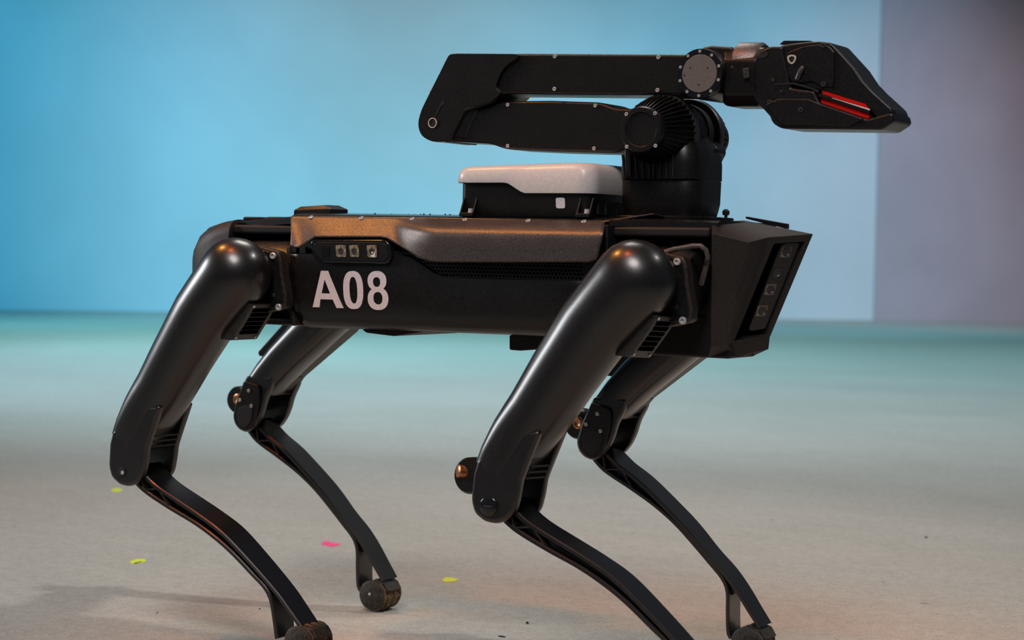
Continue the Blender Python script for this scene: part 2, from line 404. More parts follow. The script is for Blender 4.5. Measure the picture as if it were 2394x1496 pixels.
# ---- A08 lettering on the near panel
YL = -.1166
def lt(p): return (700 + p[0] / 6.8, 520 + p[1] / 6.8)
def lxz(pts): return [(lambda q: (q.x, q.z))(U(*lt(p), y=YL)) for p in pts]
holed_prism('letter', lxz([(345, 768), (455, 768), (697, 1362), (592, 1360), (532, 1226), (335, 1220), (318, 1348), (213, 1345)]), [lxz([(402, 905), (490, 1130), (355, 1126)])], YL - .0004, YL + .0015, M_LETTER, side, label='pinkish white letter A')
def sup(cx, cy, rx, ry, n=2.6, skew=0, N=40):
    o = []
    for i in range(N):
        a = 2 * pi * i / N; c, s = cos(a), sin(a)
        X = rx * math.copysign(abs(c) ** (2 / n), c); Y = ry * math.copysign(abs(s) ** (2 / n), s); o.append((cx + X + skew * Y, cy + Y))
    return o
holed_prism('letter', lxz(sup(857, 1074, 158, 303, 2.5, .04)), [lxz(sup(860, 1078, 62, 212, 2.4, .05))], YL - .0004, YL + .0015, M_LETTER, side, label='pinkish white digit 0')
e8 = holed_prism('letter', lxz(sup(1252, 1213, 164, 180, 2.2, .03)), [lxz(sup(1250, 1205, 72, 99, 2.3, .04))], YL - .0004, YL + .0015, M_LETTER, side, label='pinkish white digit 8')
holed_prism('letter_loop', lxz(sup(1235, 928, 149, 157, 2.2, .03)), [lxz(sup(1229, 947, 58, 77, 2.3, .03))], YL - .00045, YL + .0015, M_LETTER, e8)

# ---- tail handle block, small top details
bq = [(686, 491), (686, 505), (771, 503), (772, 488), (702, 483), (760, 479)]
pts = []
for u, v in bq[:4]: q = U(u, v, y=-.045); pts += [q, Vector((q.x + .004, -.008, q.z))]
for u, v in bq[4:]: q = U(u, v, y=-.040); pts += [q, Vector((q.x + .004, -.012, q.z))]
blk = hull('top_block', pts, M_BLACK, robot, .0015)
for u in (585, 640):
    q = U(u, 505, y=-.02); box('vent_cap', (q.x - .014, -.02, q.z - .006), (q.x + .014, .02, q.z - .001), M_BLACK, top_plate, .003)
random.seed(3)
for i in range(22):
    x = random.uniform(-.2, .0); y = random.uniform(-.062, -.02); r = random.uniform(.0006, .0013)
    lathe('dust_speck', (x, y, .5797), (0, 0, 1), [(0, r), (r, r * .8), (r * 1.5, r * .2)], M_CRUMB, top_plate, 6)

# ---- nose cover
def P3(u, v, y): return U(u, v, y=y)
Dt = P3(1901, 547, 0); Db = P3(1797, 816, 0); Dm = P3(1800, 788, 0)
NP = dict(A=P3(1666, 518, -.082), A2=P3(1664, 545, -.106), B=P3(1662, 812, -.062), B2=P3(1655, 835, -.045), C=P3(1797, 555, -.046), C2=P3(1752, 567, -.088),
          E=P3(1713, 800, -.040), E2=P3(1699, 806, -.056), G=P3(1719, 836, -.028))
fa, fb, fc = NP['C'], NP['E'], Dt
FN = (fb - fa).cross(fc - fa).normalized()
if FN.x < 0: FN = -FN
def facet(u, v, sgn, out=0.0):
    """point on (or offset from) the near front facet, mirrored for the far one"""
    r = ray(u, v); t = (fa - CAM).dot(FN) / r.dot(FN); q = CAM + r * t + FN * out
    return Vector((q.x, q.y * sgn, q.z)), Vector((FN.x, FN.y * sgn, FN.z))
V = []; Fc = []
for sg in (1, -1):
    m = lambda p: Vector((p.x, p.y * sg, p.z))
    k = {n: m(p) for n, p in NP.items()}
    k.update(Dt=Dt, Dm=Dm, Db=Db, K=Vector((.366, 0, .5772)), KB=Vector((.366, 0, NP['B2'].z)))
    win = [(1810, 570), (1717, 797), (1792, 786), (1882, 565)]
    for i, (u, v) in enumerate(win):
        k['w%d' % i] = facet(u, v, sg, 0)[0]; k['f%d' % i] = facet(u, v, sg, -.010)[0]
    for f in ('A2 B E2 C2', 'A A2 C2 C', 'C2 E2 E C', 'C E w1 w0', 'E Dm w2 w1', 'Dm Dt w3 w2', 'Dt C w0 w3', 'w0 w1 f1 f0', 'w1 w2 f2 f1', 'w2 w3 f3 f2', 'w3 w0 f0 f3', 'f0 f1 f2 f3',
              'E G Db Dm', 'E2 G E', 'B B2 G E2', 'B2 KB Db G', 'K A C Dt', 'K A A2 B B2 KB'):
        ids = f.split(); Fc.append(list(range(len(V), len(V) + len(ids)))); V += [k[i] for i in ids]
nose = mk('nose_cover', V, Fc, M_NOSE, robot, .005, seg=4, ang=14)
for sg in (1, -1):
    def quad(name, pts, o0, o1, m_, par, bev=.0006):
        pp = rounded(pts, 4); A_ = [facet(u, v, sg, o0)[0] for u, v in pp]; B_ = [facet(u, v, sg, o1)[0] for u, v in pp]; n = len(pp)
        return mk(name, A_ + B_, [list(range(n)), list(range(2 * n - 1, n - 1, -1))] + [[i, (i + 1) % n, n + (i + 1) % n, n + i] for i in range(n)], m_, par, bev)
    quad('window_recess', [(1812, 572, 8), (1879, 567, 8), (1790, 784, 6), (1721, 794, 6)], -.0102, -.0092, M_HOLE, nose, 0)
    pane = quad('camera_pane', [(1832, 571, 14), (1881, 569, 14), (1806, 770, 14), (1752, 780, 14)], -.0105, -.0050, M_GLASS, robot, .0012)
    for (u, v), m_ in (((1843, 592), M_LENS), ((1820, 641), M_GLASS), ((1806, 680), M_LENS), ((1786, 730), M_LENS)):
        q, nn = facet(u, v, sg, -.0050)
        quad('lens', [(u - 9, v - 12, 4), (u + 15, v - 13, 4), (u + 8, v + 12, 4), (u - 16, v + 13, 4)], -.0055, -.0046, m_, pane, .0002)
        lathe('lens_ring', q, nn, [(.0004, .0056), (.0014, .0056), (.0014, .0042), (.0006, .0036)], M_METALRING, pane, 16)
prism('side_groove', [(1748, 625), (1750, 625), (1721, 700), (1719, 700)], -.085, -.0862, -.08, M_DARK, nose, 0)
hull('nose_fin', [U(1743, 506, y=.03), U(1743, 511, y=.03), U(1838, 523, y=.02), U(1838, 535, y=.02)] + [U(1743, 506, y=.03) + Vector((0, .010, 0)), U(1838, 523, y=.02) + Vector((0, .010, 0)), U(1743, 511, y=.03) + Vector((0, .010, 0)), U(1838, 535, y=.02) + Vector((0, .010, 0))], M_BLACK, nose, .0006)
# lip plates over the hip bays
for s in (1, -1):
    XF = I4 if s > 0 else MIRY
    hull('hip_lip', [U(1400, 516, y=-.098), U(1528, 498, y=-.085), U(1530, 502, y=-.085), U(1405, 521, y=-.100), Vector((.30, -.06, .5785)), Vector((.24, -.06, .5795)), Vector((.30, -.06, .5755)), Vector((.24, -.06, .575))], M_BLACK, robot, .001)
    # frame arch ahead of the shell, dark well edge
    prism('well_frame', [(1412, 528, 12), (1424, 524), (1426, 700), (1402, 700), (1400, 600)], -.108, -.112, -.07, M_DARK, robot, .002)
    box('bay_rail', (.236, -.098, .554), (.366, -.055, .5665), M_DARK, robot, .004)
    box('bay_rail', (-.352, -.098, .551), (-.236, -.055, .563), M_DARK, robot, .004)
XF = I4

# ---- payload box with white cover
bx0 = U(1060, 410, y=-.085).x; bx1 = U(1384, 430, y=-.085).x
def plan(x0, x1, hw, q, n=6):
    o = []
    for cx, cy, a0 in ((x1 - q, hw - q, 0), (x0 + q, hw - q, 90), (x0 + q, -hw + q, 180), (x1 - q, -hw + q, 270)):
        for k in range(n + 1):
            a = radians(a0 + 90 * k / n); o.append((cx + q * cos(a), cy + q * sin(a)))
    # subdivide long edges so the step in the cover can follow
    r = []
    for i, p in enumerate(o):
        r.append(p); b = o[(i + 1) % len(o)]; L = sqrt((b[0] - p[0]) ** 2 + (b[1] - p[1]) ** 2); m = int(L / .006)
        for k in range(1, m): r.append((p[0] + (b[0] - p[0]) * k / m, p[1] + (b[1] - p[1]) * k / m))
    return r
ztop = U(1238, 383, y=-.07).z; zA = U(1120, 427, y=-.085).z; zB = U(1280, 451.5, y=-.085).z
xA = U(1184, 428, y=-.085).x; xB = U(1226, 450, y=-.085).x
def zbot(x):
    if x <= xA: return zA
    if x >= xB: return zB - (x - xB) * .0
    t = (x - xA) / (xB - xA); t = t * t * (3 - 2 * t); return zA + (zB - zA) * (.35 * t + .65 * (x - xA) / (xB - xA))
case_plan = plan(bx0 + .008, bx1 - .006, .0815, .010); ccx = (bx0 + bx1 + .002) / 2
case = loft('payload_box', [[Vector((ccx + (x - ccx) * (1 - i / .09), y * (1 - i / .0815), z)) for x, y in case_plan] for z, i in ((.5775, .001), (.5790, 0), (zA + .004, 0), (zA + .006, .003))], M_BLACK, robot)
rings = []
for f, inset in ((0, .0045), (0, 0), (.06, -.0004), (.45, 0), (.70, .0018), (.85, .0045), (.94, .009), (.985, .017), (1.0, .030), (1.005, .055)):
    base_pl = plan(bx0, bx1, .0865, .020); cx = (bx0 + bx1) / 2; r = []
    for x, y in base_pl:
        sx_ = 1 - inset / ((bx1 - bx0) / 2); sy_ = 1 - inset / .0865
        slope = (x - bx0) / (bx1 - bx0)                 # cover rises a little towards the front
        zt_ = ztop - .0025 + .004 * min(1, slope * 1.2); zb_ = zbot(x)
        r.append(Vector((cx + (x - cx) * sx_, y * sy_, zb_ + (zt_ - zb_) * f)))
    rings.append(r)
cover = loft('white_cover', rings, M_WHITE, robot, cap=(False, True), ang=70, label='scuffed off-white cover over the payload box')
for u in (1096, 1368):
    a = U(u - 12, 462, y=-.083); b = U(u + 16, 508, y=-.083)
    for k in (0, 1):
        x = a.x + (b.x - a.x) * k
        hull('gusset', [Vector((x - .001, -.0815, .602)), Vector((x + .001, -.0815, .602)), Vector((x - .001, -.091, .5815)), Vector((x + .001, -.091, .5815)), Vector((x - .001, -.080, .5815)), Vector((x + .001, -.080, .5815))], M_BLACK, case, .0004)
    box('mount_foot', (a.x - .001, -.0925, .5770), (b.x + .001, -.079, .5820), M_BLACK, case, .001)
    q = U(u + 4, 500, y=-.088); bolt(case, (q.x, -.0875, .5820), (0, 0, 1), .0036)
    lathe('bolt_shank', (q.x, -.0875, .5820), (0, 0, 1), [(0, .0032), (.0055, .0032), (.0055, .002), (.003, .0018)], M_STEEL, case, 14)
prism('label', [(1299, 462, 5), (1320, 462, 5), (1321, 487, 5), (1300, 487, 5)], -.0822, -.0822, -.081, M_LABEL, case, 0, label='small white blank label')
# connectors on the front face of the box
for y0, y1, m_ in ((-.060, -.044, M_DARK), (-.040, -.014, M_METALRING), (-.010, .008, M_DARK)):
    box('connector', (bx1 - .008, y0, .5815), (bx1 - .0035, y1, .5975), m_, case, .0008)
for k in range(7):
    box('connector_rib', (bx1 - .0036, -.039 + k * .0036, .583), (bx1 - .0028, -.0375 + k * .0036, .596), M_BLACK, case, 0)

# ---- arm: base, yoke, shoulder
S = U(1499, 303, y=-.086); SX, SZ = S.x, S.z
AX = .2675
zr0 = .5775
pl_ring = lambda r: [(AX + r * cos(2 * pi * i / 40), r * sin(2 * pi * i / 40)) for i in range(40)]
def rsq(hx, hy, q, n=6): 
    o = []
    for cx, cy, a0 in ((hx - q, hy - q, 0), (-hx + q, hy - q, 90), (-hx + q, -hy + q, 180), (hx - q, -hy + q, 270)):
        for k in range(n + 1):
            a = radians(a0 + 90 * k / n); o.append((AX + cx + q * cos(a), cy + q * sin(a)))
    return o
arm_base = loft('arm_base', [[Vector((x, y, z)) for x, y in rsq(h, h * .86, h * .42)] for h, z in ((.0490, .5765), (.0520, .588), (.0538, .597), (.0545, .6245), (.0537, .6262))], M_BLACK, robot, ang=40)
flange = loft('arm_flange', [[Vector((x, y, z)) for x, y in rsq(h, h, h * .75)] for h, z in ((.072, .5745), (.0725, .5795), (.0715, .5805))], M_BLACK, robot, ang=40)
q = U(1697, 504, y=.02); lathe('knob', (q.x, .02, .5795), (0, 0, 1), [(0, .002), (.004, .002), (.0045, .0042), (.009, .0046), (.011, .003), (.012, .0005)], M_DARK, flange, 12)
yk = []
yoke = loft('arm_yoke', [[Vector((x, y, z)) for x, y in rsq(hx, hy, q)] for hx, hy, q, z in ((.0535, .050, .022, .6262), (.0535, .050, .022, .645), (.052, .049, .022, .660), (.046, .044, .02, .672), (.036, .036, .018, .684), (.02, .02, .012, .694))], M_BLACK, robot, ang=40)
for k in range(9):
    x = AX - .044 + k * .0088
    hull('cooling_fin', [Vector((x + (.004 if k < 5 else 0) + dx, y, z)) if z < .64 else Vector((x + dx, y, z)) for dx in (-.0006, .0006) for y, z in ((-.0525, .6268), (-.0525, .656), (-.046, .6268), (-.046, .656))], M_EDGE, yoke, 0)
prism('yoke_frame', [(1464, 330), (1476, 345), (1478, 412), (1464, 418)], -.05, -.0535, -.03, M_BLACK, yoke, .001)
for sg in (1, -1):
    XF = Matrix.Translation((0, 0, 0)) if sg > 0 else Matrix.Translation((0, .024, 0)) @ MIRY
    cen = (SX, 0, SZ)
    ho = lathe('shoulder_motor', cen, (0, -1, 0), [(0, .040), (.018, .040), (.0185, .0445), (.030, .0445), (.0305, .0425), (.038, .0415), (.074, .0268), (.0755, .0265)], M_DARK, robot, 48, ang=25)
    lathe('motor_ring', cen, (0, -1, 0), [(.0186, .0440), (.0186, .0465), (.0204, .0478), (.0290, .0478), (.0306, .0466), (.0306, .0440)], M_METALRING, ho, 48, cap=(False, False), ang=50, label='dull metal ring around the shoulder motor')
    cp = lathe('motor_cap', cen, (0, -1, 0), [(.0745, .0272), (.0765, .0285), (.0850, .0285), (.0875, .0268), (.0878, .0215), (.0858, .0200), (.0856, .002)], M_BLACK, ho, 40, ang=40)
    fin = None
    for k in range(40):
        a = 2 * pi * k / 40; er = Vector((cos(a), 0, sin(a))); et = Vector((-sin(a), 0, cos(a)))
        c0 = Vector(cen); pts = []
        for yy, r0, r1 in ((-.0312, .040, .0470), (-.056, .032, .0395), (-.0748, .024, .0292)):
            for rr in (r0, r1):
                for t in (-.0006, .0006): pts.append(c0 + er * rr + et * t + Vector((0, yy, 0)))
        V = pts; Fq = [[0, 1, 3, 2], [8, 9, 11, 10]]
        for b in (0, 4): Fq += [[b + 2, b + 3, b + 7, b + 6], [b, b + 2, b + 6, b + 4], [b + 1, b + 3, b + 7, b + 5], [b, b + 1, b + 5, b + 4]]
        mk('cooling_fin', V, Fq, M_BLACK, ho, 0, smooth=False)
    for du, dv in ((-34, -36), (33, -38), (-33, 40), (34, 38)):
        q = U(1499 + du, 303 + dv, y=-.0868); bolt(cp, (q.x, -.0866, q.z), (0, -1, 0), .0024)
XF = I4
lathe('shoulder_hub', (SX, -.022, SZ), (0, 1, 0), [(0, .034), (.004, .0385), (.064, .0385), (.068, .034)], M_BLACK, robot, 40, ang=40)
prism('yoke_cheek', [(1668, 330, 6), (1690, 352, 14), (1673, 384, 10), (1671, 417), (1600, 417), (1610, 330)], .03, .018, .048, M_BLACK, yoke, .004)

# ---- arm: lower link (shoulder to elbow)
ll_pts = [(1087, 250, 5), (1120, 253, 6), (1168, 239, 14), (1190, 236, 10), (1286, 235), (1406, 239, 16), (1436, 252, 14), (1520, 256), (1540, 345), (1461, 348, 8), (1436, 358, 14), (1406, 357), (1286, 354), (1180, 349, 16), (1145, 336, 12), (1058, 331, 5), (1050, 316, 6)]
lower_link = prism('upper_arm', ll_pts, -.031, -.031, .031, M_BLACK, robot, .005, seg=3)
prism('end_facet', [(1089, 253, 4), (1117, 256), (1087, 322), (1054, 318, 5)], -.0315, -.0322, -.025, M_LEG, lower_link, .001)
for u, v in ((1187, 245), (1392, 247), (1187, 341), (1389, 347), (1087, 253), (1047, 326)):
    q = U(u, v, y=-.031); bolt(lower_link, (q.x, -.0305, q.z), (0, -1, 0), .0025)
# ---- arm: forearm with hooked elbow
fore = prism('forearm', [(1150, 126), (1230, 125), (1600, 127), (1640, 130), (1640, 225), (1600, 223), (1530, 222), (1185, 219, 6), (1150, 225)], -.033, -.033, .033, M_BLACK, robot, .004, seg=3)
elb = prism('elbow_fairing', [(1050, 126, 22), (1070, 125, 6), (1226, 126, 30), (1176, 156, 24), (1158, 204, 14), (1172, 217, 6), (1150, 236, 20), (1108, 250, 24), (1084, 251, 8), (1046, 330, 14), (1012, 333, 22), (984, 318, 24), (976, 290, 22), (984, 258, 16)], -.038, -.0385, .0385, M_BLACK, robot, .009, seg=5)
prism('inner_scoop', [(1158, 206, 14), (1168, 218, 6), (1150, 240, 16), (1108, 254, 20), (1086, 262), (1050, 334, 8), (1034, 330, 8), (1068, 258, 16), (1076, 226, 20), (1108, 208, 24)], -.036, -.0380, .036, M_DARK, elb, .003)
q = U(1009, 287, y=-.0415)
strip_ring('pivot_ring', circ(q.x, q.z, .0068, 28), circ(q.x, q.z, .0056, 28), -.0398, -.037, M_RING, elb)
lathe('pivot_hole', (q.x, -.0384, q.z), (0, -1, 0), [(0, .0056), (.0004, .0056)], M_DARK, elb, 24)
q2 = U(1032, 241, y=-.0415); lathe('key_hole', (q2.x, -.0384, q2.z), (0, -1, 0), [(0, .0028), (.0004, .0028)], M_DARK, elb, 14)
prism('key_slot', [(1030, 243), (1034, 244), (1017, 275), (1015, 274)], -.0388, -.0390, -.037, M_DARK, elb, 0)
for u, v, p_, y in ((1298, 132, fore, -.0325), (1540, 134, fore, -.0325), (1297, 208, fore, -.0325), (1538, 211, fore, -.0325)):
    q = U(u, v, y=y); bolt(p_, (q.x, y, q.z), (0, -1, 0), .0027)
for u, v in ((1057, 134), (1012, 214)):
    q = U(u, v, y=-.030); bolt(elb, (q.x, -.0345, q.z), (-.7, -.7, .2), .0024)

# ---- wrist
WQ = U(1636, 172, y=-.045)
wr = lathe('wrist_housing', (WQ.x, 0, WQ.z), (0, -1, 0), [(-.040, .026), (-.036, .030), (.030, .031), (.040, .0305), (.0445, .0285), (.0450, .0260)], M_BLACK, robot, 44, ang=40)
lathe('wrist_disc', (WQ.x, 0, WQ.z), (0, -1, 0), [(.0440, .0232), (.0458, .0232), (.0464, .0226), (.0464, .001)], M_GREY, wr, 44, ang=40, label='speckled grey round wrist disc')
lathe('disc_rim', (WQ.x, 0, WQ.z), (0, -1, 0), [(.0435, .0300), (.0458, .0300), (.0458, .0236), (.0440, .0234)], M_GLASS, wr, 44, cap=(False, False), ang=40)
for k in range(10):
    a = 2 * pi * k / 10 + .31; bolt(wr, (WQ.x + .0268 * cos(a), -.0456, WQ.z + .0268 * sin(a)), (0, -1, 0), .0019)
for du, dv in ((-22, -13), (18, -13), (-3, 26), (-36, 4)):
    q = U(1636 + du, 172 + dv, y=-.0465); lathe('pin_hole', (q.x, -.0463, q.z), (0, -1, 0), [(0, .0011), (.0003, .0011)], M_DARK, wr, 10)
wrist_roll = hull('wrist_roll', [U(u, v, y=y) for u, v, y in ((1690, 110, -.018), (1790, 110, -.018), (1690, 246, -.022), (1712, 250, -.020), (1775, 250, -.020), (1775, 140, -.034), (1690, 140, -.034), (1690, 220, -.034), (1775, 220, -.034))] + [Vector((p.x, -p.y, p.z)) for p in [U(u, v, y=y) for u, v, y in ((1690, 110, -.018), (1790, 110, -.018), (1690, 246, -.022), (1712, 250, -.020), (1775, 250, -.020), (1775, 140, -.034), (1690, 140, -.034), (1690, 220, -.034), (1775, 220, -.034))]], M_BLACK, robot, .004)
prism('upper_wrist_link', [(1640, 112), (1665, 107), (1716, 110), (1716, 150), (1640, 160)], -.02, -.024, .024, M_BLACK, robot, .004)
# sleeve around the roll axis (axis along the arm)
wc = U(1735, 172, y=-.0)
sl = [];
for x0, r in ((U(1706, 170, y=-.030).x, .030), (U(1712, 170, y=-.030).x, .0330), (U(1760, 170, y=-.030).x, .0318), (U(1766, 170, y=-.030).x, .029)):
    sl.append([Vector((x0, .0375 * cos(a) * r / .0362, .7615 + r * sin(a))) for a in [2 * pi * i / 36 for i in range(36)]])
loft('wrist_sleeve', sl, M_SHELL, robot, ang=40)
prism('sleeve_clip', [(1735, 160, 3), (1750, 158, 3), (1752, 182, 3), (1738, 184, 3)], -.038, -.0385, -.034, M_METALRING, robot, .001)

# ---- gripper
gb = [(1756, 150, 10), (1775, 118, 8), (1800, 106, 8), (1826, 103, 4), (1870, 100, 8), (1900, 98, 6), (1915, 96, 10), (1932, 98, 10), (1946, 100, 8), (1996, 157), (2018, 190), (2040, 213), (2068, 240), (2050, 282, 12), (2034, 262), (1923, 213, 4), (1912, 226), (1918, 240, 3), (2030, 279), (2055, 290, 8), (2060, 304, 6), (1826, 301, 10), (1806, 288, 8), (1800, 272, 4), (1779, 249, 4), (1762, 232, 12), (1755, 200, 8)]
# jaw body as two prisms: upper beak and lower palm, leaving the red mouth slot open between them
palm = prism('gripper_palm', [(1757, 150, 14), (1776, 120, 10), (1800, 108, 10), (1830, 108), (1850, 205), (1905, 212), (1918, 240, 4), (2030, 278, 4), (2088, 262, 10), (2092, 284, 8), (2062, 304, 6), (1826, 301, 12), (1806, 288, 8), (1800, 272, 4), (1779, 249, 4), (1762, 232, 14), (1755, 200, 12)], -.032, -.034, .030, M_BLACK, robot, .005, seg=3)
beak = prism('gripper_jaw', [(1818, 108, 10), (1850, 102, 8), (1898, 97, 8), (1915, 96, 10), (1944, 100, 8), (1996, 157), (2018, 190), (2040, 213), (2083, 252, 6), (2088, 264, 8), (2060, 282, 10), (2036, 262, 8), (2022, 243), (1924, 212, 4), (1900, 208), (1850, 196, 8), (1826, 190, 10)], -.030, -.030, .026, M_BLACK, robot, .004, seg=3)
prism('jaw_cover', [(1838, 124, 12), (1880, 108, 10), (1912, 104, 10), (1938, 106, 8), (1952, 122), (1952, 180), (1948, 205), (1920, 200), (1900, 190), (1856, 196, 14), (1836, 170, 20)], -.0305, -.0325, -.025, M_BLACK, beak, .0015)
prism('lower_plate', [(1790, 245), (1820, 231), (1890, 231), (1912, 240), (2020, 278), (1985, 296, 6), (1830, 294, 8)], -.0345, -.0362, -.03, M_BLACK, palm, .0015)
prism('top_ridge', [(1822, 104, 3), (1832, 95, 3), (1896, 95, 4), (1912, 104)], -.02, -.020, .022, M_BLACK, palm, .002)
prism('palm_slot', [(1765, 134, 3), (1793, 119, 6), (1796, 128, 6), (1786, 136, 6), (1768, 137, 3)], -.0345, -.0346, -.033, M_DARK, palm, 0)
# red finger pads and rod inside the mouth
prism('red_pad', [(1920, 211), (1936, 214), (2024, 241), (2038, 262), (1924, 226)], -.0285, -.0285, .02, M_RED, robot, .001, label='bright red upper grip pad')
prism('red_pad', [(1918, 228), (1924, 228), (2034, 268), (2030, 279), (1918, 241)], -.030, -.029, .02, M_RED, robot, .001, label='bright red lower grip pad')
a = U(1915, 222, y=-.030); b = U(2035, 262, y=-.030); tube('grip_rod', [a, a.lerp(b, .5), b], .0026, M_GLASS, robot, 12)
a = U(1945, 229, y=-.0328); b = U(2034, 257, y=-.0328); tube('rod_highlight', [a, a.lerp(b, .6), b], [.0003, .0007, .0009], M_STEEL, robot, 8)  # thin pale strip on the black rod, standing in for its highlight
prism('mouth_liner', [(1885, 200), (2060, 250), (2050, 285), (1885, 235)], -.018, -.020, .016, M_DARK, robot, .001)
# tip
tp_ = prism('jaw_tip', [(2078, 248, 6), (2090, 252, 6), (2096, 268, 8), (2086, 284, 8), (2060, 288, 8), (2050, 275)], -.024, -.026, .022, M_GLASS, robot, .004, seg=3)
# triangular wear ring
c = U(1852, 139, y=-.034); tri = [(1842, 133, 5), (1852, 128, 3), (1862, 133, 5), (1859, 145, 4), (1852, 150, 5), (1845, 145, 4)]
tri = [(1840, 131, 8), (1852, 127, 6), (1863, 131, 8), (1859, 145, 4), (1851, 151, 4), (1843, 145, 4)]; trii = [(1844, 134, 6), (1852, 131, 5), (1859, 134, 6), (1856, 143, 4), (1851, 147, 3), (1846, 143, 4)]
strip_ring('pivot_ring', xz(tri, -.033), xz(trii, -.033), -.0338, -.031, M_RING, beak)
prism('pivot_hole', trii, -.033, -.0331, -.031, M_DARK, beak, 0)
tube('jaw_link', [U(1878, 156, y=-.033), U(1872, 166, y=-.0345), U(1864, 186, y=-.033)], [.0025, .0036, .003], M_METALRING, beak, 10)
prism('seam', [(1810, 195), (1856, 193), (1900, 205), (1915, 212), (1912, 216), (1898, 209), (1856, 197), (1810, 199)], -.0342, -.0346, -.033, M_DARK, palm, 0)
prism('seam', [(1941, 120), (1943, 120), (1944, 212), (1942, 212)], -.0302, -.0306, -.029, M_DARK, beak, 0)
for u, v, r in ((1800, 239, .0028), (1873, 257, .0028), (1826, 213, .0017), (1868, 214, .0017), (1806, 187, .0022), (1888, 270, .0014)):
    q = U(u, v, y=-.0355); bolt(palm, (q.x, -.0352 if v > 235 else -.0335, q.z), (0, -1, 0), r, BOLT_DARK)
for u, v, r in ((1925, 106, .003), (1926, 197, .003), (1829, 138, .0015)):
    q = U(u, v, y=-.032); bolt(beak, (q.x, -.0318, q.z), (0, -1, 0), r, BOLT_DARK)

# ------------------------------------------------------------------ legs
def thigh_loft(name, st, yc, mtl, round_start=True, n=28, power=2.2, end_round=False):
    """st: (u, v, half-width px, lateral half-width m)"""
    C = [U(u, v, y=yc) for u, v, *_ in st]; A = []
    PW = [p[4] if len(p) > 4 else power for p in st]
    for (u, v, hw, b, *_), c in zip(st, C): A.append(hw * (c - CAM).length / F_PX)
    D = [(C[min(i + 1, len(C) - 1)] - C[max(i - 1, 0)]).normalized() for i in range(len(C))]
    rings = []
    def ring(c, d, a, b, power=power):
        p = Vector((-d.z, 0, d.x)); o = []
        for k in range(n):
            t = 2 * pi * k / n; cc, ss = cos(t), sin(t)
            o.append(c + p * a * math.copysign(abs(cc) ** (2 / power), cc) + Vector((0, 1, 0)) * b * math.copysign(abs(ss) ** (2 / power), ss))
        return o
    if round_start:
        for ps in (86, 75, 62, 48, 34, 18): rings.append(ring(C[0] - D[0] * A[0] * sin(radians(ps)), D[0], A[0] * cos(radians(ps)), st[0][3] * cos(radians(ps))))
    # smooth interpolation between stations
    for i in range(len(C)):
        rings.append(ring(C[i], D[i], A[i], st[i][3], PW[i]))
        if i < len(C) - 1:
            for f in (.33, .66): 
                d = D[i].lerp(D[i + 1], f).normalized(); g = f * f * (3 - 2 * f) * .4 + f * .6
                rings.append(ring(C[i].lerp(C[i + 1], f), d, A[i] + (A[i + 1] - A[i]) * g, st[i][3] + (st[i + 1][3] - st[i][3]) * g, PW[i] + (PW[i + 1] - PW[i]) * g))
    if end_round:
        for ps in (25, 50, 70, 86): rings.append(ring(C[-1] + D[-1] * A[-1] * .35 * sin(radians(ps)), D[-1], A[-1] * cos(radians(ps)), st[-1][3] * cos(radians(ps))))
    return loft(name, rings, mtl, robot, ang=50)

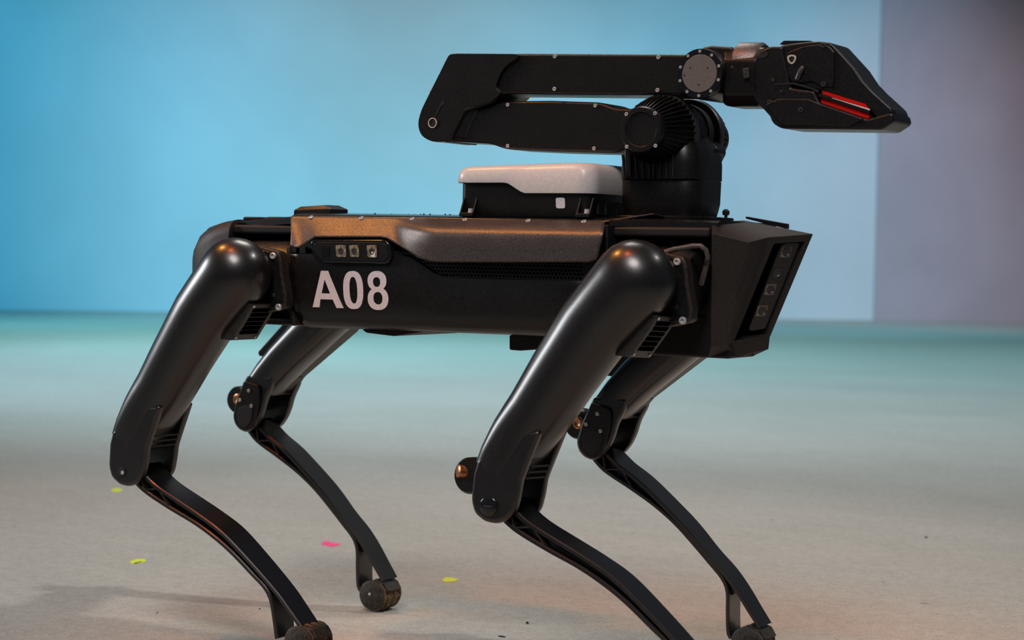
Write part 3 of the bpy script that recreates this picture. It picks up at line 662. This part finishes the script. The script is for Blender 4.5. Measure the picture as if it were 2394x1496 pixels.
def lower_leg(T, B, yp, y0, y1, web_end, mid_taper, N=46):
    """T: upper near-edge line, B: lower line (px); I-section beam that splits into two prongs"""
    t = [U(p.x, p.y, y=yp) for p in smooth_line(T, N)]; b = [U(p.x, p.y, y=yp) for p in smooth_line(B, N)]
    yc = (y0 + y1) / 2; hw0 = (y1 - y0) / 2
    def hwf(i): return hw0 * (1 - mid_taper * max(0, (i / (N - 1) - .45) / .55))
    def strip(f0, f1, i0, i1, wf, offs=None):
        rings = []
        for i in range(i0, i1):
            w = hwf(i) * wf; th = (b[i] - t[i])
            if offs:  # constant thickness in metres
                dirn = th.normalized(); p = t[i] + dirn * f0 if f0 >= 0 else b[i] + dirn * f0; q = t[i] + dirn * f1 if f0 >= 0 else b[i] + dirn * f1
            else: p = t[i] + th * f0; q = t[i] + th * f1
            e = min(.0016, w * .3)
            rings.append([Vector((p.x, yc - w + e, p.z)), Vector((p.x, yc + w - e, p.z)), Vector((p.x + (q.x - p.x) * .25, yc + w, p.z + (q.z - p.z) * .25)), Vector((q.x, yc + w, q.z)), Vector((q.x, yc - w, q.z)), Vector((p.x + (q.x - p.x) * .25, yc - w, p.z + (q.z - p.z) * .25))])
        n = 6; V = [v for r in rings for v in r]; Fc = []
        for i in range(len(rings) - 1):
            for j in range(n): Fc.append([i * n + j, i * n + (j + 1) % n, (i + 1) * n + (j + 1) % n, (i + 1) * n + j])
        Fc += [list(range(n)), [(len(rings) - 1) * n + j for j in range(n)]]
        return V, Fc
    V = []; Fc = []
    we = int(N * web_end)
    for args in ((0, .0055, 0, N, 1, True), (-.0055, 0, 0, N, 1, True), (.04, .96, 0, we, .52)):
        v, f = strip(*args); o = len(V); V += v; Fc += [[k + o for k in x] for x in f]
    leg = mk('lower_leg', V, Fc, M_LEG, robot, ang=35)
    # truss ribs in the near and far pockets near the knee, long stiffening rib further down
    def rib(i, fi, j, fj, side):
        ys = yc + side * (hw0 * .80); p = t[i].lerp(b[i], fi); q = t[j].lerp(b[j], fj)
        d = (q - p).normalized(); nrm = Vector((-d.z, 0, d.x)) * .0011
        pts = []
        for c in (p, q):
            for s in (-1, 1):
                for dy in (-hw0 * .18, hw0 * .18): pts.append(Vector((c.x, ys + dy, c.z)) + nrm * s)
        hull('rib', pts, M_EDGE, leg, 0)
    for sd in (-1, 1):
        k = N // 46
        rib(1, .12, 4, .85, sd); rib(4, .85, 6, .15, sd); rib(6, .15, 10, .85, sd); rib(10, .85, 11, .15, sd) if False else None
        rr = [t[i].lerp(b[i], .52) for i in range(11, we - 1, 2)]
        tube('rib', [Vector((p.x, yc + sd * hw0 * .56, p.z)) for p in rr], .0011, M_BLACK, leg, 6)
    return leg
def foot(leg, cx, yc, hw, r, bolt_side):
    cz = r + .0005
    def bump(i, j): return (1.0 if (j // 2) % 2 == 0 else .955) if 2 <= i <= 12 else 1
    prof = [(-hw, r * .70), (-hw * .96, r * .88), (-hw * .80, r * .97), (-hw * .72, r * .90), (-hw * .52, r * .90), (-hw * .46, r * 1.0), (-hw * .14, r * 1.0), (-hw * .10, r * .92), (hw * .10, r * .92), (hw * .14, r * 1.0), (hw * .46, r * 1.0), (hw * .52, r * .9), (hw * .72, r * .9), (hw * .80, r * .97), (hw * .96, r * .88), (hw, r * .70)]
    f = lathe('foot_tread', (cx, yc, cz), (0, 1, 0), prof, M_TREAD, leg, 44, bump=bump, ang=30, label='worn brown-dusted rubber tread')
    for s in (-1, 1):
        lathe('foot_disc', (cx - .001, yc + s * (hw - .002), cz + .001), (0, s, 0), [(0, r * .93), (.0025, r * .93), (.0042, r * .80), (.0046, r * .02)], M_DUST, leg, 36, ang=30)
    bolt(leg, (cx - .003, yc + bolt_side * (hw + .0026), cz + .003), (0, bolt_side, 0), .0021)
    # upper cap the prongs run into
    hull('foot_cap', [Vector((cx + dx, yc + dy, cz + dz)) for dx, dz in ((-.026, .004), (-.020, .014), (-.004, .0225), (.018, .0205), (.026, .008)) for dy in (-hw * .78, hw * .78)], M_DUST, leg, .002)

def near_leg(front):
    yc = -.168
    th = thigh_loft('upper_leg', [(550, 640, 84, .046, 2.1), (515, 688, 81, .0455, 2.1), (483, 732, 78.5, .044, 2.1), (426, 832, 71, .041, 2.2), (387, 905, 65, .039, 2.4), (358, 955, 59, .0378, 3.0), (336, 1000, 50, .037, 4.0), (326, 1026, 45, .0364, 4.6)], yc, M_LEG)
    yo = -.2035
    plate_px = [(374, 948), (335, 950), (288, 985), (262, 1008), (255, 1037), (252, 1091, 12), (259, 1117, 10), (278, 1134, 8), (299, 1138, 8), (318, 1131, 8), (331, 1114, 10), (337, 1085, 10), (341, 1050, 10), (352, 1015, 12)]
    poly = xz(plate_px, yo)
    V, Fc = ngon_prism(poly, -.2041, -.190); mk('knee_guard', V, Fc, M_LEG, th, .0055, seg=4)
    V, Fc = ngon_prism(poly, -.1435, -.1335); mk('knee_guard', V, Fc, M_LEG, th, .003, seg=2)
    V, Fc = ngon_prism([(x, z) for x, z in xz([(330, 985), (280, 985), (266, 1010), (262, 1060), (280, 1062), (292, 1015)], yo)], -.192, -.142); mk('knee_web', V, Fc, M_DARK, th, .002)
    # rubber boot shell over the knee end of the thigh, its lip seam
    for u, v in ((340, 1046), (344, 1034), (348, 1022)):
        q = U(u, v, y=yo); box('ladder_rib', (q.x - .001, -.1905, q.z - .0012), (q.x + .001, -.141, q.z + .0012), M_EDGE, th, 0)
    q = U(283, 1103, y=-.2065)
    if front:
        cp = lathe('knee_cap', (q.x, -.2040, q.z), (0, -1, 0), [(0, .0118), (.0018, .0118), (.0026, .0108), (.0026, .001)], M_GLASS, th, 28, ang=40)
        box('cap_slot', (q.x - .006, -.2069, q.z - .0005), (q.x + .006, -.2065, q.z + .0012), M_METALRING, cp, 0)
    else:
        lathe('pivot_hole', (q.x, -.2042, q.z), (0, -1, 0), [(0, .0068), (.0006, .0068), (.0008, .0055)], M_DARK, th, 24)
        lathe('pivot_pin', (q.x + .001, -.2042, q.z - .001), (0, -1, 0), [(0, .0030), (.001, .0028), (.001, .0016)], M_STEEL, th, 14)
    # ear with copper cap at the back of the knee
    if front:
        e = U(292, 1055, y=-.150)
        lathe('knee_ear', (e.x - .012, -.152, e.z + .010), (0, -1, 0), [(-.012, .021), (-.008, .0225), (.006, .0225), (.010, .020)], M_BLACK, th, 24, ang=40)
        lathe('copper_cap', (e.x - .019, -.157, e.z + .014), (-.6, -.8, .1), [(0, .008), (.010, .008), (.011, .006)], M_COPPER, th, 18, ang=40)
    # vented actuator box on the inner front of the thigh
    vb = prism('vent_box', [(545, 700), (590, 711, 3), (576, 738), (541, 796, 4), (512, 792, 4), (480, 790), (500, 720)], -.176, -.176, -.122, M_VENT, th, .002)
    a = U(590, 713, y=-.176); b = U(542, 795, y=-.176); d = (b - a); dn = d.normalized(); nr = Vector((-dn.z, 0, dn.x))
    if nr.x < 0: nr = -nr
    for k in range(6):
        p = a + d * (.16 + .125 * k)
        pts = [Vector((0, yy, 0)) + p + dn * dd + nr * oo for yy in (-.168 - p.y * 0 + .176 - .176, -.130 + .176 - .176) for dd in (-.0030, .0030) for oo in (-.001, .0006)]
        pts = [Vector((v.x, (-.168 if i < 4 else -.130), v.z)) for i, v in enumerate(pts)]
        hull('vent_slot', pts, M_HOLE, vb, 0)
    for f, yy in ((.05, -.171), (.05, -.127), (.93, -.171), (.93, -.130)):
        p = a + d * f + nr * .0002; bolt(vb, (p.x, yy, p.z), nr, .002)
    # hip flange and joint behind the ball
    fl_ = prism('hip_flange', [(596, 573), (652, 588, 5), (659, 602, 8), (663, 645), (671, 690, 6), (671, 716, 5), (664, 721), (636, 728), (590, 735), (545, 715), (535, 640), (560, 590)], -.132, -.1345, -.117, M_EDGE, robot, .0018)
    prism('flange_face', [(600, 580), (645, 593, 5), (650, 606, 8), (655, 650), (662, 695, 6), (661, 714, 5), (636, 721), (590, 728), (550, 708), (540, 640), (565, 597)], -.135, -.1358, -.132, M_GLASS, fl_, .0008)
    for u, v in ((638, 598), (651, 718)):
        q = U(u, v, y=-.137); bolt(fl_, (q.x, -.1356, q.z), (0, -1, 0), .0046)
    for u, v in ((615, 590), (640, 690)):
        q = U(u, v, y=-.136); bolt(fl_, (q.x, -.1356, q.z), (0, -1, 0), .0024, BOLT_DARK)
    q = U(550, 640, y=yc)
    lathe('hip_joint', (q.x, -.118, q.z), (0, -1, 0), [(-.06, .036), (-.004, .036), (0, .036), (.030, .036)], M_DARK, robot, 36, ang=40)
    # lower leg
    T = [(322, 1086), (345, 1115), (372, 1139), (424, 1174), (471, 1206), (523, 1247), (587, 1317), (643, 1384), (672, 1425), (704, 1472)]
    B = [(300, 1115), (337, 1152), (395, 1191), (453, 1226), (500, 1261), (541, 1299), (584, 1346), (611, 1376), (625, 1405), (632, 1450), (637, 1496)]
    lg = lower_leg(T, B, -.193, -.193, -.145, .80, .22)
    f = U(692, 1503, y=-.193)
    foot(lg, f.x + .004, -.170, .0225, .0235, -1)
    return th
near_leg(False)
# near front leg: same leg moved to the front hip, splayed slightly outward
Hn = Vector((-.298, -.166, .495))
NFX = Matrix.Translation(Hn + Vector((.5957 - .0042, 0, .0045))) @ Matrix.Rotation(radians(-2.99), 4, 'X') @ Matrix.Scale(1.0128, 4) @ Matrix.Translation(-Hn)
XF = NFX; near_leg(True); XF = I4

def far_leg(marks):
    yc = .168
    th = thigh_loft('upper_leg', [(862, 640, 66, .034, 2.2), (790, 718, 55, .033, 2.4), (733, 776, 49, .032, 2.6), (672, 838, 43, .031, 3.0), (643, 872, 40, .030, 3.2), (623, 900, 36, .030, 3.8)], .160, M_LEG)
    prism('outer_shell', [(900, 690, 20), (829, 777), (708, 881), (684, 914, 8), (650, 925, 8), (640, 900), (690, 820), (760, 730), (840, 660)], .198, .172, .208, M_BLACK, th, .006, seg=3)
    ip = xz([(640, 880), (578, 878), (556, 930), (545, 972, 10), (550, 992, 8), (561, 1005, 6), (576, 1011, 6), (592, 1004, 8), (606, 984, 10), (615, 962, 10), (622, 934, 12), (636, 905, 10)], .133)
    V, Fc = ngon_prism(ip, .130, .142); mk('knee_guard', V, Fc, M_LEG, th, .004, seg=3)
    V, Fc = ngon_prism([(x, z) for x, z in ip], .196, .208); mk('knee_guard', V, Fc, M_LEG, th, .003, seg=2)
    V, Fc = ngon_prism(xz([(640, 860), (578, 882), (560, 930), (556, 960), (572, 965), (585, 925), (650, 885)], .133), .14, .198); mk('knee_web', V, Fc, M_DARK, th, .002)
    pad = prism('knee_pad', [(572, 890, 5), (604, 899, 6), (610, 908, 6), (608, 940), (598, 985, 10), (590, 1003, 8), (576, 1009, 8), (562, 1003, 8), (550, 988, 8), (547, 970, 8), (556, 935)], .1285, .1255, .131, M_BLACK, th, .0022, seg=3)
    prism('pad_inset', [(556, 955, 6), (578, 945, 8), (592, 955, 8), (588, 985, 10), (574, 1001, 8), (560, 995, 8), (553, 975, 8)], .1253, .1246, .127, M_DARK, pad, .0008)
    for u, v in ((582, 913), (561, 935), (588, 949)):
        q = U(u, v, y=.1255); bolt(pad, (q.x, .1256, q.z), (0, -1, 0), .0028)
    for u, v in ((626, 924), (631, 911), (638, 898)):
        q = U(u, v, y=.14); box('ladder_rib', (q.x - .001, .141, q.z - .0012), (q.x + .001, .197, q.z + .0012), M_EDGE, th, 0)
    q = U(647, 905, y=.165); d1 = U(662, 890, y=.165); tube('ladder_rail', [U(650, 922, y=.168), U(664, 894, y=.168)], .0011, M_EDGE, th, 6)
    e = U(556, 935, y=.165)
    lathe('knee_ear', (e.x + .002, .172, e.z), (0, -1, 0), [(-.012, .020), (-.008, .0215), (.008, .0215), (.012, .019)], M_BLACK, th, 24, ang=40)
    e2 = U(553, 934, y=.150); lathe('copper_cap', (e2.x - .001, .159, e2.z), (-.2, -1, .05), [(0, .0085), (.006, .0085), (.007, .006), (.006, .0045)], M_COPPER, th, 20, ang=40)
    # outer actuator box seen behind the thigh
    prism('vent_box', [(668, 752), (712, 752), (655, 835, 4), (636, 836, 3), (608, 832, 3), (606, 822, 3)], .20, .196, .214, M_BLACK, th, .002)
    lathe('hip_joint', (U(872, 648, y=yc).x, .118, U(872, 648, y=yc).z), (0, 1, 0), [(-.06, .040), (0, .043), (.030, .043)], M_DARK, robot, 36, ang=40)
    T = [(592, 980), (611, 999), (632, 1022), (667, 1052), (710, 1098), (755, 1150), (794, 1203), (827, 1243), (853, 1283), (876, 1325), (894, 1357)]
    B = [(572, 1000), (599, 1034), (646, 1069), (693, 1106), (733, 1145), (766, 1186), (796, 1226), (819, 1258), (828, 1285), (828, 1330), (829, 1370), (834, 1384)]
    lg = lower_leg(T, B, .146, .146, .192, .83, .22)
    f = U(868, 1389, y=.146)
    foot(lg, f.x + .001, .170, .0225, .0235, -1)
    # worn white print on the inner web
    ym = .1563
    if marks == 'A3':
        for a_, b_ in (((685, 1070), (687.5, 1083)), ((687.5, 1083), (699, 1081.5)), ((690, 1074), (690.5, 1082))):
            tube('leg_print', [U(*a_, y=ym), U(*b_, y=ym)], .0007, M_LABEL, lg, 6)
        tube('leg_print', [U(u, v, y=ym) for u, v in ((706, 1089), (705, 1092), (708, 1095), (711, 1098), (714, 1101), (717, 1102), (718, 1099.5), (716, 1096.5))], .0008, M_LABEL, lg, 6)
    else:
        for P_ in ([(704, 1089), (703, 1092.5), (706, 1096), (714, 1101), (716, 1099)], [(705, 1088), (708, 1090)], [(708, 1093), (714, 1096.5), (716, 1099)], [(706, 1092), (711, 1096)]):
            tube('leg_print', [U(u, v, y=ym) for u, v in P_], .0009, M_LABEL, lg, 6)
far_leg('A3')
XF = Matrix.Translation((.5965, 0, 0)); far_leg('label'); XF = I4

# ---- hip roll actuators inside the bays, cable of the front hip
for sx in (-1, 1):
    for sy in (-1, 1):
        XF = I4 if sy < 0 else MIRY
        if sx < 0: prof = [(0, .030), (.006, .040), (.030, .043), (.085, .043), (.100, .040)]; x0 = -.345
        else: prof = [(0, .040), (.02, .043), (.08, .043), (.098, .036), (.102, .020)]; x0 = .245
        lathe('hip_motor', (x0, -.078, .500), (1, 0, 0), prof, M_EDGE if sx < 0 else M_DARK, robot, 32, ang=40)
XF = I4
cab = [U(u, v, y=y) for u, v, y in ((1555, 590, -.120), (1575, 583, -.118), (1600, 579, -.114), (1620, 575, -.112), (1638, 575, -.110), (1650, 584, -.108), (1655, 600, -.106), (1652, 620, -.104), (1645, 645, -.100), (1640, 664, -.095))]
cable = tube('hip_cable', cab, .0032, M_CABLE, robot, 12, ang=60)
lathe('cable_clip', U(1654, 612, y=-.105), (.1, 0, -1), [(-.002, .0042), (.003, .0042)], M_DARK, cable, 14)

# ------------------------------------------------------------------ small litter on the floor
def scrap(label, px, mtl, curl=0, mark=False):
    q = [U(u, v, z=0) for u, v in px]; n = len(q)
    V = [Vector((p.x, p.y, .0006 + curl * (i % 2))) for i, p in enumerate(q)] + [Vector((p.x, p.y, .0012 + curl * (i % 2))) for i, p in enumerate(q)]
    o = mk('paper_scrap', V, [list(range(n)), list(range(2 * n - 1, n - 1, -1))] + [[i, (i + 1) % n, n + (i + 1) % n, n + i] for i in range(n)], mtl, None, smooth=False)
    # rest it on the floor
    me = o.data; zmin = min(v.co.z for v in me.vertices); o.location.z = -zmin + .0001
    o['label'] = label; o['category'] = 'paper scrap'; o['group'] = 'paper scraps on the floor'
    if mark:
        a = [U(u, v, z=.0015) for u, v in ((313, 1314), (318, 1312), (319, 1314), (314, 1316))]
        b = [U(u, v, z=.0015) for u, v in ((314, 1315), (330, 1311.5), (331, 1312.5), (315, 1316.5))]
        m_ = mk('printed_line', [Vector((p.x, p.y, z)) for z in (.0012, .0016) for p in b], [[0, 1, 2, 3], [7, 6, 5, 4], [0, 1, 5, 4], [1, 2, 6, 5], [2, 3, 7, 6], [3, 0, 4, 7]], M_DARK, o, smooth=False)
    return o
scrap('small yellow paper scrap on the floor below the hind knee', [(260, 1146), (267, 1142), (280, 1142), (287, 1146), (278, 1150), (263, 1150)], M_YELLOW)
scrap('yellow paper rectangle with a dark printed line on the floor', [(303, 1313), (318, 1308), (338, 1307), (342, 1312), (326, 1317), (306, 1318)], M_YELLOW, mark=True)
scrap('bright pink paper scrap on the floor between the hind feet', [(750, 1272), (757, 1266), (767, 1265), (775, 1269), (797, 1272), (790, 1275), (776, 1279), (755, 1274)], M_PINK)
scrap('yellow paper diamond on the floor between hind and front legs', [(1033, 1357), (1042, 1350), (1057, 1351), (1073, 1355), (1060, 1360), (1042, 1361)], M_YELLOW)
def crumb(label, u, v, r, sx=1):
    c = U(u, v, z=0); pts = []
    random.seed(int(u))
    for k in range(14):
        d = Vector((random.gauss(0, 1) * sx, random.gauss(0, 1), abs(random.gauss(0, 1)))).normalized() * r * random.uniform(.7, 1.1)
        d.x *= sx; pts.append(Vector((c.x, c.y, 0)) + d)
    pts += [Vector((c.x + r * .5, c.y, 0)), Vector((c.x - r * .5, c.y, 0)), Vector((c.x, c.y + r * .5, 0))]
    o = hull('crumb', pts, M_CRUMB, None, 0)
    o['label'] = label; o['category'] = 'crumb'; o['group'] = 'dark crumbs on the floor'
crumb('round black crumb on the bare floor behind the front leg', 1233, 1458, .0035)
crumb('flat black sliver on the floor beside the round crumb', 1173, 1489, .0030, 2.2)
crumb('black crumb lying alone on the open floor ahead of the robot', 2165, 1257, .0032, 1.3)
crumb('tiny black crumb in the foot shadow by the hind legs', 607, 1424, .0018)
crumb('tiny dark grain on the floor near the yellow rectangle', 368, 1433, .0016)
